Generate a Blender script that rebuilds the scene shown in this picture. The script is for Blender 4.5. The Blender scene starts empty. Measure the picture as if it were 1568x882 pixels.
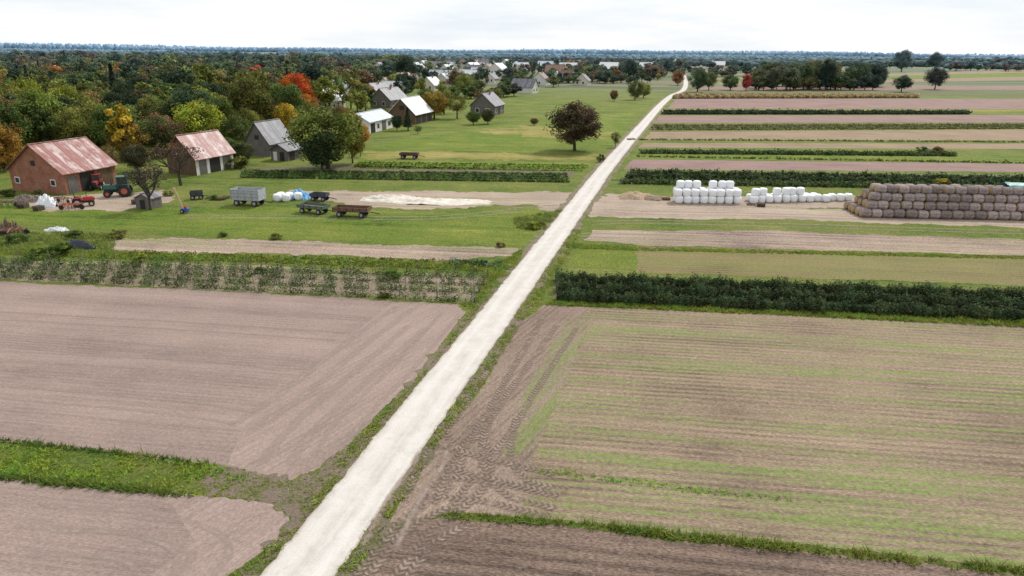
import bpy, math, random
import numpy as np
from mathutils import Matrix, Vector
random.seed(7); rng=np.random.default_rng(7)
SC=bpy.context.scene
COL=SC.collection
# ---------------------------------------------------------------- image pixels projected through the camera onto the ground plane
H=22.0; FP=1050.0
PITCH=math.radians(19.12); ROLL=math.radians(.51)
CM=Matrix.Rotation(math.pi/2-PITCH,4,'X')@Matrix.Rotation(ROLL,4,'Z')
R3=CM.to_3x3()
def ray(px,py): return R3@Vector(((px-784)/FP,-(py-441)/FP,-1))
def G(px,py):
    d=ray(px,py); t=H/max(1e-4,-d.z); return (d.x*t,d.y*t)
def DEP(px,py): return H/-ray(px,py).z
# ---------------------------------------------------------------- node helpers
class MB:
    def __init__(s,name):
        s.m=bpy.data.materials.new(name); s.m.use_nodes=True; s.t=s.m.node_tree; s.t.nodes.clear()
        s.out=s.n('ShaderNodeOutputMaterial'); s.b=s.n('ShaderNodeBsdfPrincipled')
        s.b.inputs['Roughness'].default_value=.9
        s.b.inputs['Specular IOR Level'].default_value=.12
        s.l(s.b.outputs[0],s.out.inputs[0])
    def n(s,t,**k):
        x=s.t.nodes.new(t)
        for a,b in k.items(): setattr(x,a,b)
        return x
    def l(s,a,b): s.t.links.new(a,b)
    def setin(s,i,v):
        if isinstance(v,bpy.types.NodeSocket): s.l(v,i)
        else:
            if isinstance(v,(tuple,list)) and len(v)==3 and i.type=='RGBA': v=(*v,1)
            i.default_value=v
    def pos(s): return s.n('ShaderNodeNewGeometry').outputs['Position']
    def obj(s): return s.n('ShaderNodeTexCoord').outputs['Object']
    def rot(s,v,a):
        r=s.n('ShaderNodeVectorRotate',rotation_type='Z_AXIS'); s.l(v,r.inputs['Vector']); r.inputs['Angle'].default_value=a; return r.outputs[0]
    def sc(s,v,x,y,z=1):
        r=s.n('ShaderNodeVectorMath',operation='MULTIPLY'); s.l(v,r.inputs[0]); r.inputs[1].default_value=(x,y,z); return r.outputs[0]
    def noise(s,v,scale=1,detail=4,rough=.55,dist=0):
        r=s.n('ShaderNodeTexNoise'); s.l(v,r.inputs['Vector']); r.inputs['Scale'].default_value=scale
        r.inputs['Detail'].default_value=min(detail,5); r.inputs['Roughness'].default_value=rough; r.inputs['Distortion'].default_value=dist
        return r.outputs[0]
    def math(s,op,a,b=0,c=False):
        r=s.n('ShaderNodeMath',operation=op,use_clamp=c); s.setin(r.inputs[0],a); s.setin(r.inputs[1],b); return r.outputs[0]
    def sep(s,v):
        r=s.n('ShaderNodeSeparateXYZ'); s.l(v,r.inputs[0]); return r.outputs
    def mr(s,v,a,b,c=0,d=1):
        r=s.n('ShaderNodeMapRange'); s.l(v,r.inputs[0])
        for i,x in enumerate((a,b,c,d)): r.inputs[i+1].default_value=x
        return r.outputs[0]
    def mix(s,f,a,b,bt='MIX'):
        r=s.n('ShaderNodeMix',data_type='RGBA',blend_type=bt); s.setin(r.inputs[0],f); s.setin(r.inputs[6],a); s.setin(r.inputs[7],b); return r.outputs[2]
    def ramp(s,f,st):
        r=s.n('ShaderNodeValToRGB'); s.l(f,r.inputs[0]); e=r.color_ramp.elements
        e[0].position=st[0][0]; e[0].color=(*st[0][1],1); e[1].position=st[-1][0]; e[1].color=(*st[-1][1],1)
        for p,c in st[1:-1]:
            q=e.new(p); q.color=(*c,1)
        return r.outputs[0]
    def bump(s,h,strength=.5,dist=.05):
        r=s.n('ShaderNodeBump'); r.inputs['Strength'].default_value=strength; r.inputs['Distance'].default_value=dist
        s.l(h,r.inputs['Height']); s.l(r.outputs[0],s.b.inputs['Normal'])
    def col(s,c): s.setin(s.b.inputs['Base Color'],c)
    def grain(s,c,scale=9,lo=.7,hi=1.28,v=None):
        n=s.noise(v or s.pos(),scale,3,.7); return s.mix(1,c,s.mr(n,.36,.64,lo,hi),'MULTIPLY')

def mul(c,k): return tuple(x*k for x in c)
def soil(name,c,ang=-7,spacing=.75,rows=.35,green=0.,gcol=(.10,.15,.035),contrast=.45,coarse=.5,gsoft=.06,gr=.3,bs=.75):
    m=MB(name); p=m.rot(m.pos(),-math.radians(ang))
    A=m.noise(m.sc(p,.015,.45),1,5,.65); B=m.noise(m.sc(p,.35,6),1,5,.75); C=m.noise(p,3,5,.8); D=m.noise(p,.09,5,.65)
    y=m.sep(p)[1]
    wob=m.math('MULTIPLY',m.noise(m.sc(p,.2,.8),1,4,.7),.5)
    amp=m.mr(m.noise(m.sc(p,.08,.3),1,3),.35,.65,.1,1.3)
    s_=m.math('MULTIPLY',m.math('SINE',m.math('MULTIPLY',m.math('ADD',y,wob),2*math.pi/spacing)),amp)
    v=m.math('ADD',m.math('MULTIPLY',A,coarse),m.math('MULTIPLY',B,.6))
    v=m.math('ADD',v,m.math('MULTIPLY',C,.6)); v=m.math('ADD',v,m.math('MULTIPLY',D,.7))
    v=m.math('ADD',v,m.math('MULTIPLY',s_,rows*.09))
    tot=(coarse+.6+.6+.7)/2
    v=m.mr(v,tot-.27,tot+.27)
    col=m.ramp(v,[(0,mul(c,1-contrast)),(.5,c),(1,mul(c,1+contrast*.75))])
    col=m.grain(col,8,1-gr,1+gr,m.sc(p,.55,1.6))
    if green>0:
        g=m.math('ADD',m.math('MULTIPLY',m.noise(m.sc(p,.02,.55),1.3,5,.7),.55),m.math('MULTIPLY',m.noise(m.sc(p,1.2,3.5),1,5,.8),.3))
        g=m.math('ADD',g,m.math('MULTIPLY',D,.15))
        g=m.math('ADD',g,m.math('MULTIPLY',s_,.035))
        th=.66-.3*green
        g=m.mr(g,th-gsoft,th+gsoft)
        gc=m.mix(m.mr(C,.3,.7),mul(gcol,.55),mul(gcol,1.5))
        col=m.mix(m.math('MULTIPLY',g,m.mr(m.noise(p,4,5,.85),.40,.54,.2,.95)),col,gc)
    m.col(col)
    h=m.math('ADD',m.math('MULTIPLY',C,1.0),m.math('ADD',m.math('MULTIPLY',B,.7),m.math('MULTIPLY',s_,rows*.16)))
    h=m.math('ADD',h,m.math('MULTIPLY',m.noise(p,8,3,.7),.4))
    m.bump(h,bs,.08)
    return m.m
def grassm(name,a=(.115,.168,.028),b=(.20,.222,.052),dirt=None,dirt_amt=0,ang=-7,patches=False):
    m=MB(name); p=m.pos(); q=m.rot(p,-math.radians(ang))
    n1=m.noise(p,.08,5,.7); n2=m.noise(p,.9,5,.8); n3=m.noise(p,6,5,.85); st=m.noise(m.sc(q,.02,.5),1,5,.7)
    f=m.math('ADD',m.math('MULTIPLY',n1,.5),m.math('ADD',m.math('MULTIPLY',n2,.35),m.math('MULTIPLY',st,.4)))
    col=m.ramp(m.mr(f,.50,.77),[(0,mul(a,.55)),(.3,a),(.6,mul(b,.85)),(.85,b),(1,(b[0]*1.45,b[1]*1.2,b[2]*1.6))])
    col=m.mix(1,col,m.mr(n3,.36,.64,.58,1.34),'MULTIPLY')
    col=m.grain(col,3.2,.7,1.22)
    if dirt:
        d=m.math('ADD',m.math('MULTIPLY',m.noise(p,.7,5,.75),.6),m.math('MULTIPLY',m.noise(p,5,5,.85),.4))
        th=.68-.36*dirt_amt
        col=m.mix(m.mr(d,th-.04,th+.05),col,m.mix(m.mr(n3,.3,.7),mul(dirt,.6),mul(dirt,1.25)))
    if patches:
        vo=m.n('ShaderNodeTexVoronoi'); m.l(m.sc(q,.0028,.028),vo.inputs['Vector']); vo.inputs['Scale'].default_value=1
        r=m.sep(vo.outputs['Color'])[0]
        pc=m.ramp(r,[(0,(.06,.10,.035)),(.22,(.13,.17,.05)),(.42,(.21,.16,.12)),(.58,(.05,.08,.04)),(.78,(.24,.21,.13)),(1,(.10,.16,.05))])
        pc=m.mix(m.mr(m.sep(p)[1],400,2500,.05,.7),pc,(.15,.22,.26))  # far patches fade to blue-grey: haze mixed into the ground colour
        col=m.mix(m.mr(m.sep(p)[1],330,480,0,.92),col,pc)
    m.col(col); m.bump(m.math('ADD',n3,n2),1,.18); return m.m
def flat(name,c,rough=.7,var=.25,scale=3,spec=.3,metal=0,bump=.15,coord='obj'):
    m=MB(name); p=m.obj() if coord=='obj' else m.pos()
    n=m.noise(p,scale,5,.65); n2=m.noise(p,scale*7,4,.7)
    f=m.math('ADD',m.math('MULTIPLY',n,.65),m.math('MULTIPLY',n2,.35))
    m.col(m.ramp(m.mr(f,.34,.66),[(0,mul(c,1-var)),(.5,c),(1,mul(c,1+var*.7))]))
    m.b.inputs['Roughness'].default_value=rough; m.b.inputs['Specular IOR Level'].default_value=spec; m.b.inputs['Metallic'].default_value=metal
    m.bump(f,bump,.03); return m.m
def foliage(name):
    m=MB(name); oi=m.n('ShaderNodeObjectInfo'); at=m.n('ShaderNodeAttribute',attribute_name='rnd')
    k=m.mr(at.outputs['Fac'],0,1,.35,1.95)
    c=m.mix(1.0,oi.outputs['Color'],k,'MULTIPLY')
    hs=m.n('ShaderNodeHueSaturation'); m.l(c,hs.inputs['Color'])
    m.l(m.mr(m.noise(m.obj(),.45,2),.3,.7,.465,.525),hs.inputs['Hue'])
    m.l(hs.outputs[0],m.b.inputs['Base Color']); m.b.inputs['Roughness'].default_value=.75
    tr=m.n('ShaderNodeBsdfTranslucent'); m.l(hs.outputs[0],tr.inputs[0])
    ms=m.n('ShaderNodeMixShader'); ms.inputs[0].default_value=.3
    m.l(m.b.outputs[0],ms.inputs[1]); m.l(tr.outputs[0],ms.inputs[2]); m.l(ms.outputs[0],m.out.inputs[0]); return m.m
FOL=foliage('foliage')
BARK=flat('bark',(.06,.048,.04),.95,.35,4)
def barn_roof(name,a,b,amt=.5,seam=.9):
    m=MB(name); p=m.obj()
    n=m.noise(m.sc(p,.35,2.2,.35),1.2,5,.75); n2=m.noise(p,.7,5,.7); pn=m.n('ShaderNodeTexWhiteNoise',noise_dimensions='1D')
    y=m.sep(p)[1]; m.l(m.math('FLOOR',m.math('DIVIDE',y,seam)),pn.inputs['W'])
    f=m.math('ADD',m.math('MULTIPLY',n,.55),m.math('MULTIPLY',n2,.45)); f=m.math('ADD',f,m.math('MULTIPLY',m.math('SUBTRACT',pn.outputs['Value'],.5),.16))
    c=m.mix(m.mr(f,.60-.25*amt,.72-.25*amt),a,b)
    w=m.math('SINE',m.math('MULTIPLY',y,2*math.pi/seam))
    c=m.mix(m.mr(w,.9,1.0,0,.5),c,mul(a,.35))
    m.col(c); m.b.inputs['Roughness'].default_value=.5; m.b.inputs['Specular IOR Level'].default_value=.4
    m.bump(w,.4,.04); return m.m
def brickm(name,a=(.36,.13,.075),b=(.22,.09,.06)):
    m=MB(name); p=m.obj(); x,y,z=m.sep(p)
    cb=m.n('ShaderNodeCombineXYZ'); m.l(m.math('ADD',x,y),cb.inputs[0]); m.l(z,cb.inputs[1])
    br=m.n('ShaderNodeTexBrick'); m.l(cb.outputs[0],br.inputs['Vector']); br.inputs['Scale'].default_value=2.2
    br.inputs['Color1'].default_value=(*a,1); br.inputs['Color2'].default_value=(*b,1); br.inputs['Mortar'].default_value=(.33,.27,.22,1)
    br.inputs['Mortar Size'].default_value=.02
    m.col(m.mix(m.mr(m.noise(p,.8,5,.75),.42,.66,0,.75),br.outputs[0],mul(a,.5))); return m.m
def plank(name,c):
    m=MB(name); p=m.obj(); x,y,z=m.sep(p)
    s_=m.math('SINE',m.math('MULTIPLY',m.math('ADD',x,y),2*math.pi/.28))
    n=m.noise(m.sc(p,5,5,.5),1,5,.7)
    c2=m.mix(m.mr(n,.3,.7),mul(c,.5),mul(c,1.5)); m.col(m.mix(m.mr(s_,.85,1,0,.7),c2,mul(c,.2))); m.bump(s_,.3,.03); return m.m
# ---------------------------------------------------------------- mesh helpers
def link(o,parent=None):
    COL.objects.link(o)
    if parent: o.parent=parent
    return o
def fast_mesh(name,V,k,mats,rnd=None):
    n=len(V)//k
    me=bpy.data.meshes.new(name); me.vertices.add(n*k); me.vertices.foreach_set('co',np.asarray(V,dtype=np.float32).ravel())
    me.loops.add(n*k); me.loops.foreach_set('vertex_index',np.arange(n*k,dtype=np.int32))
    me.polygons.add(n); me.polygons.foreach_set('loop_start',np.arange(0,n*k,k,dtype=np.int32))
    me.update(calc_edges=True)
    if rnd is not None:
        a=me.attributes.new('rnd','FLOAT','FACE'); a.data.foreach_set('value',np.asarray(rnd,dtype=np.float32))
    for m in mats: me.materials.append(m)
    return me
def unit(v): return v/np.maximum(1e-6,np.linalg.norm(v,axis=1,keepdims=True))
def leaf_verts(C,Nn,S):
    n=len(C); Nn=unit(Nn); r=unit(rng.normal(size=(n,3))); t=unit(np.cross(Nn,r)); b=np.cross(Nn,t); S=S[:,None]
    return np.stack([C+t*S,C+b*S*.6,C-t*S,C-b*S*.6],1).reshape(-1,3)
def tube(V,Fc,p0,p1,r0,r1,k=5):
    p0=Vector(p0);p1=Vector(p1); d=(p1-p0).normalized(); a=d.orthogonal().normalized(); b=d.cross(a); o=len(V)
    for p,r in ((p0,r0),(p1,r1)):
        for i in range(k):
            t=2*math.pi*i/k; V.append(tuple(p+a*math.cos(t)*r+b*math.sin(t)*r))
    for i in range(k): Fc.append((o+i,o+(i+1)%k,o+k+(i+1)%k,o+k+i))
def combine(name,V1,F1,V2,k,rnd,mats):
    n1=len(V1); nf1=len(F1); n2=len(V2)//k
    me=bpy.data.meshes.new(name)
    V=np.concatenate([np.array(V1,dtype=np.float32).reshape(-1,3),np.asarray(V2,dtype=np.float32).reshape(-1,3)])
    me.vertices.add(len(V)); me.vertices.foreach_set('co',V.ravel())
    L=np.concatenate([np.array(F1,dtype=np.int32).ravel(),np.arange(n1,n1+n2*k,dtype=np.int32)])
    me.loops.add(len(L)); me.loops.foreach_set('vertex_index',L)
    st=np.concatenate([np.arange(nf1)*4,nf1*4+np.arange(n2)*k]).astype(np.int32)
    me.polygons.add(nf1+n2); me.polygons.foreach_set('loop_start',st)
    me.polygons.foreach_set('material_index',np.concatenate([np.zeros(nf1),np.ones(n2)]).astype(np.int32))
    me.update(calc_edges=True)
    a=me.attributes.new('rnd','FLOAT','FACE'); a.data.foreach_set('value',np.concatenate([np.full(nf1,.5),rnd]).astype(np.float32))
    for m in mats: me.materials.append(m)
    return me
def tree_mesh(name,seed,h=10,w=9,base=1.8,ncl=26,nleaf=2600,leaf=.42,cone=0,thin=1.0,tr=.25):
    global rng
    R=np.random.default_rng(seed)
    V=[];F=[]
    ch=h-base; mid=base+ch*.5
    cs=[]
    for i in range(ncl):
        d=unit(R.normal(size=(1,3)))[0]; rr=R.uniform(.35,1)**.6
        c=np.array([d[0]*rr*w*.40,d[1]*rr*w*.40,mid+d[2]*rr*ch*.40])
        if cone: 
            k=1-cone*max(0,(c[2]-base)/ch); c[0]*=k; c[1]*=k
        cs.append((c,w*R.uniform(.09,.2)*(1-cone*.5*max(0,(c[2]-base)/ch))))
    lean=(R.uniform(-.3,.3),R.uniform(-.3,.3)); top=h*.62
    p=[(0,0,-.1),(lean[0]*.3,lean[1]*.3,base*.9),(lean[0],lean[1],base+(top-base)*.5),(lean[0]*1.5,lean[1]*1.2,top)]
    rs=[tr*1.25,tr,tr*.6,tr*.25]
    for a,b,r0,r1 in zip(p,p[1:],rs,rs[1:]): tube(V,F,a,b,r0,r1,7)
    for c,r in cs[:14]:
        q=R.uniform(.25,.9); s=np.array(p[1])*(1-q)+np.array(p[3])*q; s[2]=min(s[2],c[2]-.2) if c[2]>base+.5 else s[2]
        m=(s+c)/2+R.normal(size=3)*.3
        tube(V,F,s,m,tr*.4,tr*.25,4); tube(V,F,m,c,tr*.25,tr*.1,4)
    LC=[];LN=[];LS=[];LR=[]
    per=int(nleaf/ncl*thin)
    for c,r in cs:
        d=unit(R.normal(size=(per,3))); rad=r*R.uniform(.05,1.2,size=(per,1))**.45
        pp=c+d*rad*np.array([1,1,.8]); LC.append(pp)
        LN.append(d+R.normal(size=(per,3))*.5+np.array([0,0,.3])); LS.append(R.uniform(.6,1.2,per)*leaf)
        cl=R.uniform(.05,.85); LR.append(np.clip(cl+R.normal(size=per)*.2,0,1))
    C=np.concatenate(LC); sv=rng; rng=R
    LV=leaf_verts(C,np.concatenate(LN),np.concatenate(LS)); rng=sv
    return combine(name,V,F,LV,4,np.concatenate(LR),[BARK,FOL])
def conifer_mesh(name,seed,h=12,w=5,n=2200):
    R=np.random.default_rng(seed); V=[];F=[]; tube(V,F,(0,0,0),(0,0,h*.95),.22,.04,6)
    z=R.uniform(.12,1,n)**.8*h; rr=(1-z/h)*w/2*(.75+.25*np.sin(z*5))*R.uniform(.3,1,n)**.5; a=R.uniform(0,2*math.pi,n)
    C=np.stack([np.cos(a)*rr,np.sin(a)*rr,z-rr*.25],1); N=np.stack([np.cos(a),np.sin(a),np.full(n,.7)],1)+R.normal(size=(n,3))*.3
    LV=leaf_verts(C,N,R.uniform(.25,.5,n)); return combine(name,V,F,LV,4,np.clip(.4+R.normal(size=n)*.2,0,1),[BARK,FOL])
def bare_mesh(name,seed,h=9,depth=5,leaves=300,spread=.55):
    r=random.Random(seed); V=[];F=[];tips=[]
    def grow(p,d,l,rad,k):
        q=p+d*l; tube(V,F,p,q,rad,rad*.72,5 if k>2 else 3)
        if k==0: tips.append(q); return
        for i in range(r.choice((2,3,3)) if k<depth else 4):
            nd=(d+Vector((r.gauss(0,spread),r.gauss(0,spread),r.gauss(.12,spread*.5)))).normalized()
            grow(q if i else p.lerp(q,.8),nd,l*r.uniform(.62,.85),rad*.68,k-1)
    grow(Vector((0,0,-.1)),Vector((.03,0,1)),h*.25,.3,depth)
    T=np.array([tuple(t) for t in tips]); R=np.random.default_rng(seed)
    C=T[R.integers(0,len(T),leaves)]+R.normal(size=(leaves,3))*.3
    LV=leaf_verts(C,R.normal(size=(leaves,3)),R.uniform(.08,.2,leaves)); return combine(name,V,F,LV,4,R.uniform(0,1,leaves),[BARK,FOL])
def tree(name,px,py,hpx,wpx,me,col,h0=10,w0=9,parent=None,rz=None):
    x,y=G(px,py); d=DEP(px,py); h=hpx*d/FP*1.0; w=wpx*d/FP
    o=bpy.data.objects.new(name,me); o.location=(x,y,0); o.scale=(w/w0,w/w0,h/h0); o.rotation_euler=(0,0,random.uniform(0,6.28) if rz is None else rz)
    o.color=(*col,1); return link(o,parent)
def inpoly(P,X,Y):
    c=np.zeros(len(X),bool); n=len(P); j=n-1
    for i in range(n):
        xi,yi=P[i];xj,yj=P[j]
        c^=((yi>Y)!=(yj>Y))&(X<(xj-xi)*(Y-yi)/(yj-yi+1e-12)+xi); j=i
    return c
def sample_poly(P,n):
    P=[tuple(p) for p in P]; xs=[p[0] for p in P]; ys=[p[1] for p in P]; out=[]
    tot=0
    while tot<n:
        X=rng.uniform(min(xs),max(xs),n*3);Y=rng.uniform(min(ys),max(ys),n*3); k=inpoly(P,X,Y); out.append(np.stack([X[k],Y[k]],1)); tot+=k.sum()
        if k.sum()==0: break
    return np.concatenate(out)[:n]
def area(P): return abs(sum(P[i][0]*P[i-1][1]-P[i-1][0]*P[i][1] for i in range(len(P))))/2
def patch(name,pp,mat,lev,jit=.12,world=False):
    P=pp if world else [G(*p) for p in pp]
    out=[];n=len(P)
    for i in range(n):
        a=Vector(P[i]);b=Vector(P[(i+1)%n]); L=(b-a).length
        if L<1e-6: continue
        d=min(a.length,b.length); step=max(.2,min(6,d*.006)); k=max(1,min(500,int(L/step))); nr=Vector((-(b-a).y,(b-a).x)).normalized()
        A=jit*(.5+d/60); ph=random.uniform(0,9)
        for j in range(k):
            t=j/k; p=a.lerp(b,t); e=min(1,4*t*(1)+.3)
            off=random.gauss(0,A*.5)+A*.7*math.sin(t*L*.7+ph)+A*.7*math.sin(t*L*.23+ph*2)
            p=p+nr*off*e; out.append((p.x,p.y,lev*.004))
    me=bpy.data.meshes.new(name); me.from_pydata(out,[],[list(range(len(out)))]); 
    me.update()
    if me.polygons[0].normal.z<0: me.flip_normals()
    me.materials.append(mat); return link(bpy.data.objects.new(name,me))
def smooth(P,n=12):
    out=[]; P=[Vector(p) for p in P]; Q=[P[0]*2-P[1]]+P+[P[-1]*2-P[-2]]
    for i in range(1,len(Q)-2):
        for j in range(n):
            t=j/n; a,b,c,d=Q[i-1:i+3]
            out.append(.5*((2*b)+(c-a)*t+(2*a-5*b+4*c-d)*t*t+(3*b-a-3*c+d)*t**3))
    out.append(P[-1]); return out
def ribbon(name,P,wl,wr,mat,lev,jit=0,n=12,parent=None):
    C=smooth(P,n); V=[];F=[];U=[]; s=0
    for i,p in enumerate(C):
        t=(C[min(i+1,len(C)-1)]-C[max(i-1,0)]).normalized(); nr=Vector((-t.y,t.x))
        if i: s+=(C[i]-C[i-1]).length
        l=p+nr*(wl+random.gauss(0,jit)); r=p-nr*(wr+random.gauss(0,jit))
        V+=[(l.x,l.y,lev*.004),(r.x,r.y,lev*.004)]; U+=[(0,s),(1,s)]
        if i: F.append((2*i-2,2*i-1,2*i+1,2*i))
    me=bpy.data.meshes.new(name); me.from_pydata(V,[],F); uv=me.uv_layers.new(name='UVMap')
    for lp in me.loops: uv.data[lp.index].uv=U[lp.vertex_index]
    me.materials.append(mat); return link(bpy.data.objects.new(name,me),parent)
# ---------------------------------------------------------------- materials
B_=(.262,.196,.170)
M_field=soil('tilled_soil',B_,-8,.45,.5,contrast=.32,coarse=.8,gr=.2,bs=.5)
M_head=soil('tilled_soil_headland',mul(B_,1.04),58,.45,.6,contrast=.30,coarse=.8,gr=.2,bs=.5)
M_r2=soil('sprouting_field_soil',(.235,.176,.125),-7,.62,1.1,green=.43,gcol=(.14,.21,.045),contrast=.55,gsoft=.045,gr=.36,bs=.7)
M_r2h=soil('headland_soil',(.222,.166,.13),62,.5,.8,green=.10,contrast=.48,gr=.34,bs=.65)
M_r1=soil('ploughed_soil',(.165,.118,.093),-8,.9,1.0,green=.12,contrast=.62,gr=.45,bs=.9)
M_mauve=soil('mauve_soil',(.24,.162,.142),-4,2.2,.5,contrast=.35)
M_tan=soil('tan_stubble_soil',(.26,.187,.128),-4,1.5,.5,green=.25,contrast=.4)
M_olive=soil('olive_sprouts_soil',(.195,.158,.075),-6,.7,1.0,green=.50,gcol=(.145,.165,.042),contrast=.4)
M_strip=soil('rough_strip_soil',(.30,.222,.182),-7,1.3,.8,green=.38,gcol=(.14,.18,.05),contrast=.75,gr=.5)
M_yard=soil('farmyard_dirt',(.33,.26,.207),-5,2,.3,green=.28,gcol=(.15,.18,.045),contrast=.48)
M_dirtg=grassm('trodden_verge',(.115,.155,.035),(.19,.20,.07),dirt=(.265,.205,.162),dirt_amt=.58)
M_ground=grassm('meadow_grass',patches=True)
M_lawn=grassm('lawn_grass',(.12,.188,.024),(.205,.245,.042))
M_yel=grassm('dry_meadow_grass',(.22,.225,.045),(.35,.30,.10))
M_strawg=soil('under_crop_soil',(.14,.105,.08),-7,.9,.8,green=.45,contrast=.4)
# ---------------------------------------------------------------- ground
S=14000
me=bpy.data.meshes.new('ground'); me.from_pydata([(-S,-400,0),(S,-400,0),(S,S,0),(-S,S,0)],[],[(0,1,2,3)]); me.materials.append(M_ground)
link(bpy.data.objects.new('ground',me))
patch('tilled_field',[(-260,405),(0,431),(350,447),(700,466),(714,478),(642,570),(570,645),(522,690),(490,716),(440,736),(360,716),(200,697),(0,674),(-300,640)],M_field,1)
patch('tilled_field_headland',[(600,464),(698,468),(712,479),(640,570),(568,645),(520,690),(488,715),(440,734),(350,712),(372,655),(450,588),(530,520)],M_head,2,.03)
patch('tilled_field',[(-300,700),(0,732),(200,752),(330,762),(405,768),(442,800),(444,812),(400,845),(346,884),(240,1000),(-300,1000)],M_field,1)
patch('tilled_field_headland',[(250,756),(405,769),(441,800),(443,812),(400,845),(345,884),(240,1000),(60,1000),(230,882),(300,830)],M_head,2,.03)
patch('trodden_ground',[(330,712),(440,734),(490,716),(525,690),(560,660),(560,690),(480,775),(450,806),(405,770),(320,764),(300,740)],M_dirtg,3,.3)
patch('sprouting_field',[(832,466),(1200,482),(1568,500),(2100,532),(2100,960),(1568,869),(1300,842),(1100,822),(870,797),(690,785),(600,800),(640,730),(760,560)],M_r2,1)
patch('field_headland',[(832,465),(905,470),(880,492),(848,600),(812,700),(800,792),(690,785),(600,800),(560,850),(640,735),(668,682),(735,600),(800,492)],M_r2h,2,.1)
patch('sprouting_headland',[(868,488),(905,490),(850,610),(825,690),(770,700),(800,612)],soil('sprouting_headland_soil',(.225,.17,.13),62,.5,.8,green=.54,gcol=(.14,.195,.045),contrast=.4,gr=.3,bs=.5),3,.15)
patch('ploughed_field',[(640,792),(690,795),(870,808),(1100,833),(1300,854),(1568,883),(2100,985),(2100,1100),(480,1100),(548,882),(600,815)],M_r1,3)
patch('olive_field',[(978,377),(1568,394),(2100,413),(2100,460),(1568,438),(1200,424),(868,413),(885,377)],M_olive,1)
patch('grassy_field_patch',[(882,376),(978,379),(970,416),(866,412)],M_lawn,2)
patch('rough_strip',[(905,352),(1200,354),(1568,367),(2100,385),(2100,408),(1568,391),(985,376),(895,368)],M_strip,1)
patch('crop_bed_soil',[(850,425),(1568,452),(2100,475),(2100,520),(1568,492),(850,463)],M_strawg,1)
patch('farmyard_track',[(918,300),(1030,312),(1330,322),(1568,338),(2100,352),(2100,366),(1568,349),(1200,336),(905,333),(897,318)],M_yard,2,.2)
patch('farmyard_ground',[(930,296),(1030,302),(1330,300),(1330,318),(1030,318),(925,312)],M_yard,3,.25)
def strip(name,xl,tl,bl,tr_,br_,mat,lev=1,xr=None):
    if xr is None:
        k=(2000-xl)/(1568-xl); T=tl+(tr_-tl)*k; B=bl+(br_-bl)*k; xr=2000
    else: k=(xr-xl)/(1568-xl); T=tl+(tr_-tl)*k; B=bl+(br_-bl)*k
    patch(name,[(xl+ (bl-tl)*.9,tl),(xr,T),(xr,B),(xl,bl)],mat,lev,.06)
strip('mauve_field',1022,151,166,151,167,M_mauve)
strip('mauve_field',1000,177,188,176,187,M_mauve)
strip('tan_field',985,202,214,198,215,M_tan)
strip('tan_field',955,244,259,251,263,M_mauve)
strip('dark_weeds_bed',993,190,200,188,196,M_strawg)
strip('dark_crop_bed',945,263,282,268,287,M_strawg)
strip('tan_field',978,219,226,220,228,M_tan)
strip('tan_field',1100,126,129,118,123,M_tan)
strip('mauve_field',1060,134,139,131,137,M_mauve)
strip('tan_field',1080,120,122,107,111,M_tan)
strip('lawn_strip',1080,123,125,112,117,M_lawn)
strip('lawn_strip',950,236,243,240,249,M_lawn,2)
strip('lawn_strip',1010,167,171,168,171,M_yel,2)
patch('meadow_strip',[(640,206),(975,170),(930,232),(880,236),(560,226)],M_lawn,1)
patch('dry_meadow_strip',[(560,230),(740,234),(930,237),(908,245),(560,243)],M_yel,2,.4)
patch('dry_meadow_strip',[(760,195),(820,192),(940,205),(900,212),(740,204)],M_yel,2,.7)
patch('lawn',[(-200,300),(60,318),(280,320),(440,316),(600,325),(780,322),(885,318),(842,348),(802,378),(600,374),(180,352),(0,340),(-200,330)],M_lawn,1,.3)
patch('farmyard_dirt',[(440,291),(600,293),(905,294),(880,318),(845,324),(800,312),(660,322),(560,318),(480,306),(430,300)],M_yard,2,.3)
patch('farmyard_dirt',[(20,300),(105,300),(250,290),(260,310),(170,324),(100,322),(30,318)],M_yard,2,.3)
patch('garden_soil',[(175,364),(400,368),(600,376),(800,380),(785,392),(700,399),(560,394),(430,388),(260,390),(160,380)],M_strip,2,.2)
patch('garden_soil',[(0,400),(250,403),(420,408),(745,424),(728,464),(350,445),(0,428),(-260,405),(-260,393)],soil('plantation_soil',(.25,.19,.148),-7,2,1.2,green=.46,gcol=(.12,.16,.045),contrast=.5),2,.15)
patch('crop_bed_soil',[(372,258),(540,252),(880,262),(870,278),(600,276),(365,267)],M_strawg,2)
patch('meadow_field',[(545,246),(905,250),(890,262),(540,256)],grassm('clover',(.14,.21,.025),(.22,.26,.05)),2)
# ---------------------------------------------------------------- road
LP=[(398,882),(549,700),(631,600),(714,500),(797,400),(839,350),(880,300),(922,250),(968,200),(1006,160),(1024,146)]
RP=[(515,882),(640,700),(707,600),(778,500),(844,400),(878,350),(911,300),(946,250),(986,200),(1019,160),(1035,146)]
cen=[]; 
for a,b in zip(LP,RP):
    A=Vector(G(*a));B=Vector(G(*b)); cen.append((A+B)/2)
d0=(cen[0]-cen[1]); cen=[cen[0]+d0*2.0]+cen+[Vector(G(1047,137)),Vector(G(1050,124)),Vector(G(1046,112))]
m=MB('gravel_road'); uv=m.n('ShaderNodeUVMap').outputs[0]; p=m.pos(); u=m.sep(uv)[0]
n1=m.noise(p,.5,5,.7); n2=m.noise(p,10,5,.85); n3=m.noise(m.sc(uv,9,.12),1,5,.65)
e=m.math('ABSOLUTE',m.math('SUBTRACT',u,.5))
tr=m.math('ABSOLUTE',m.math('SUBTRACT',e,.24))
base=m.mix(m.mr(n1,.35,.65),(.46,.43,.395),(.57,.54,.50))
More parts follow.
